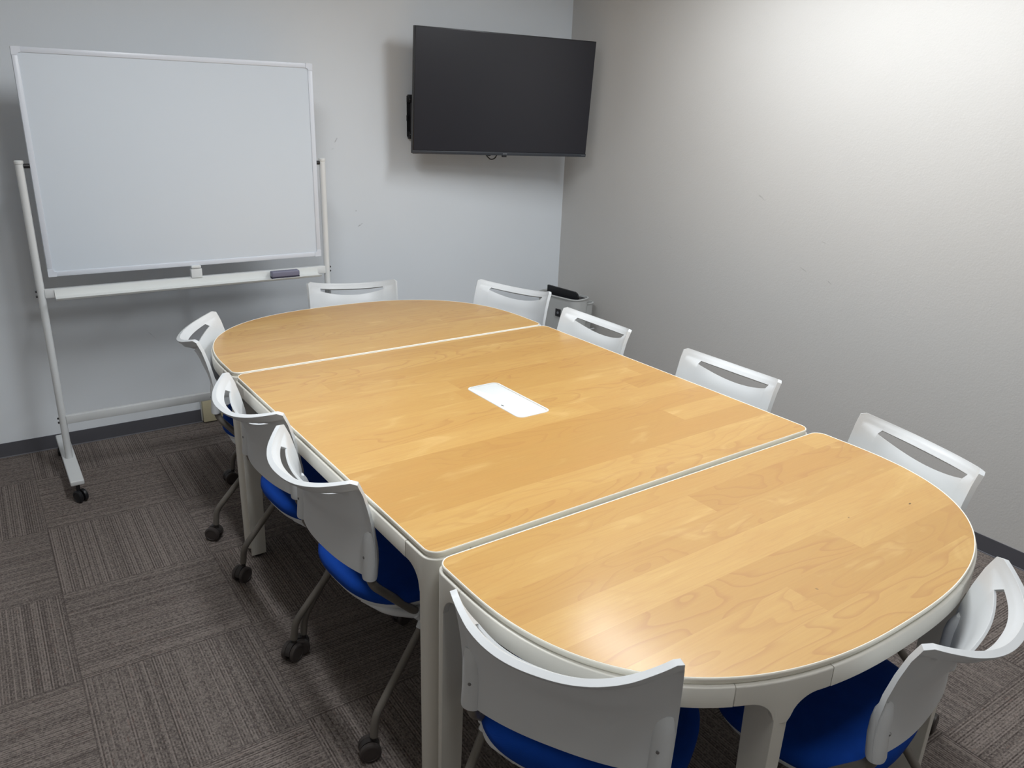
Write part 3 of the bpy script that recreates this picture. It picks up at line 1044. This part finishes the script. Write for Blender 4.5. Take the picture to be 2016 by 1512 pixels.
o = finish(bm, 'television_plate', MT['black'], mt, smooth=40)

# power and signal cords hanging below the set
def cord(pts, r, label):
    bm = bmesh.new(); tube(bm, smoothpath(pts, .05, 8), r, 10)
    o = finish(bm, 'cord', MT['cord'], None, smooth=60)
    tag(o, label, 'cord', 'cords looping below the television')
def tvp(x, y, z): return tc + ex2 * x + bk * y + u2 * z
cord([tvp(-.105, .045, -hh + .05), tvp(-.085, .045, -hh - .008), tvp(-.055, .045, -hh - .031), tvp(-.030, .045, -hh - .024), tvp(.0, .045, -hh + .03)], .0032, 'longer black cord looping below the television')
cord([tvp(-.110, .050, -hh + .04), tvp(-.083, .050, -hh - .004), tvp(-.06, .050, -hh - .012), tvp(-.02, .050, -hh + .03)], .0026, 'shorter black cord just below the television edge, inside the longer loop')

# ------------------------------------------------------------------ power box on the back wall
ob = empty('power_box', (.842, YW, 0), 0, 'beige power box on the back wall at the baseboard behind the far left chair', 'power box')
bm = bmesh.new(); box(bm, -.050, .050, -.036, -.004, .006, .130, .004)
finish(bm, 'housing', MT['beige'], ob, smooth=40)
bm = bmesh.new(); box(bm, -.055, .055, -.012, 0, .008, .134, .003)
finish(bm, 'back_plate', MT['bin'], ob, smooth=40)

# ------------------------------------------------------------------ waste bins in the corner
def stadium(L, W, r, g, n=8):
    return [(p.x, p.y) for p in corner_round([(-W / 2 - g, -L / 2 - g), (W / 2 + g, -L / 2 - g), (W / 2 + g, L / 2 + g), (-W / 2 - g, L / 2 + g)], [r + g] * 4, n)]
def bin_body(root, L, W, r, H, taper=.02):
    bm = bmesh.new()
    lay = [(-taper, .0), (-taper, .004), (0, H - .01), (.004, H - .008), (.005, H - .002), (.002, H), (-.004, H), (-.006, H - .01), (-.010, H - .10)]
    rings = [[bm.verts.new((x, y, z)) for x, y in stadium(L, W, r, g)] for g, z in lay]
    m = len(rings[0])
    for a, b in zip(rings[:-1], rings[1:]):
        for i in range(m): bm.faces.new((a[i], a[(i + 1) % m], b[(i + 1) % m], b[i]))
    bm.faces.new(rings[0][::-1]); bm.faces.new(rings[-1])
    return finish(bm, 'body', MT['bin'], root, smooth=45)
BH = .555
b1 = empty('waste_bin', (2.876, 1.456, 0), math.radians(12), 'slim light grey waste bin with black insert standing in the room corner', 'waste bin', 'waste bins in the corner')
bd = bin_body(b1, .325, .15, .055, BH)
bm = bmesh.new()
prism(bm, stadium(.325, .15, .055, -.011), BH - .03, BH - .010)
finish(bm, 'inner_tray', MT['black'], b1, smooth=0)
bm = bmesh.new()
poly = [(-.128, BH - .015), (.112, BH - .015), (.112, BH + .038), (.110, BH + .041), (-.108, BH + .034), (-.125, BH + .024), (-.135, BH + .005)]
A = [bm.verts.new((-.022, a, b)) for a, b in poly]; B = [bm.verts.new((-.010, a, b)) for a, b in poly]
bm.faces.new(A); bm.faces.new(B[::-1])
for k in range(len(poly)): bm.faces.new((A[k], A[(k + 1) % len(poly)], B[(k + 1) % len(poly)], B[k]))
tag(finish(bm, 'flap', MT['black'], b1, smooth=0), 'black upright flap')
bm = bmesh.new(); box(bm, -.0785, -.0745, -.050, -.010, BH - .122, BH - .076, .001)
tag(finish(bm, 'sticker', MT['black'], b1, smooth=0), 'small black square sticker')
bm = bmesh.new(); lathe(bm, [(.008, -.0795), (.008, -.0785), (.004, -.0784)], (0, -.030, BH - .099), axis='x', seg=14)
finish(bm, 'sticker_symbol', MT['mark'], b1, smooth=0)

b2 = empty('waste_bin', (3.018, 1.520, 0), math.radians(5), 'lower white waste bin squeezed between the slim bin and the right wall', 'waste bin', 'waste bins in the corner')
bin_body(b2, .29, .09, .04, .50)
bm = bmesh.new()
prism(bm, stadium(.29, .09, .04, -.011), .470, .485)
finish(bm, 'inner_tray', MT['black'], b2, smooth=0)
for zz in (.40, .33):
    bm = bmesh.new(); tube(bm, smoothpath([(-.03, -.150, zz), (-.02, -.172, zz + .01), (.02, -.172, zz + .01), (.03, -.150, zz)], .01), .005, 10)
    finish(bm, 'handle', MT['bin'], b2, smooth=50)
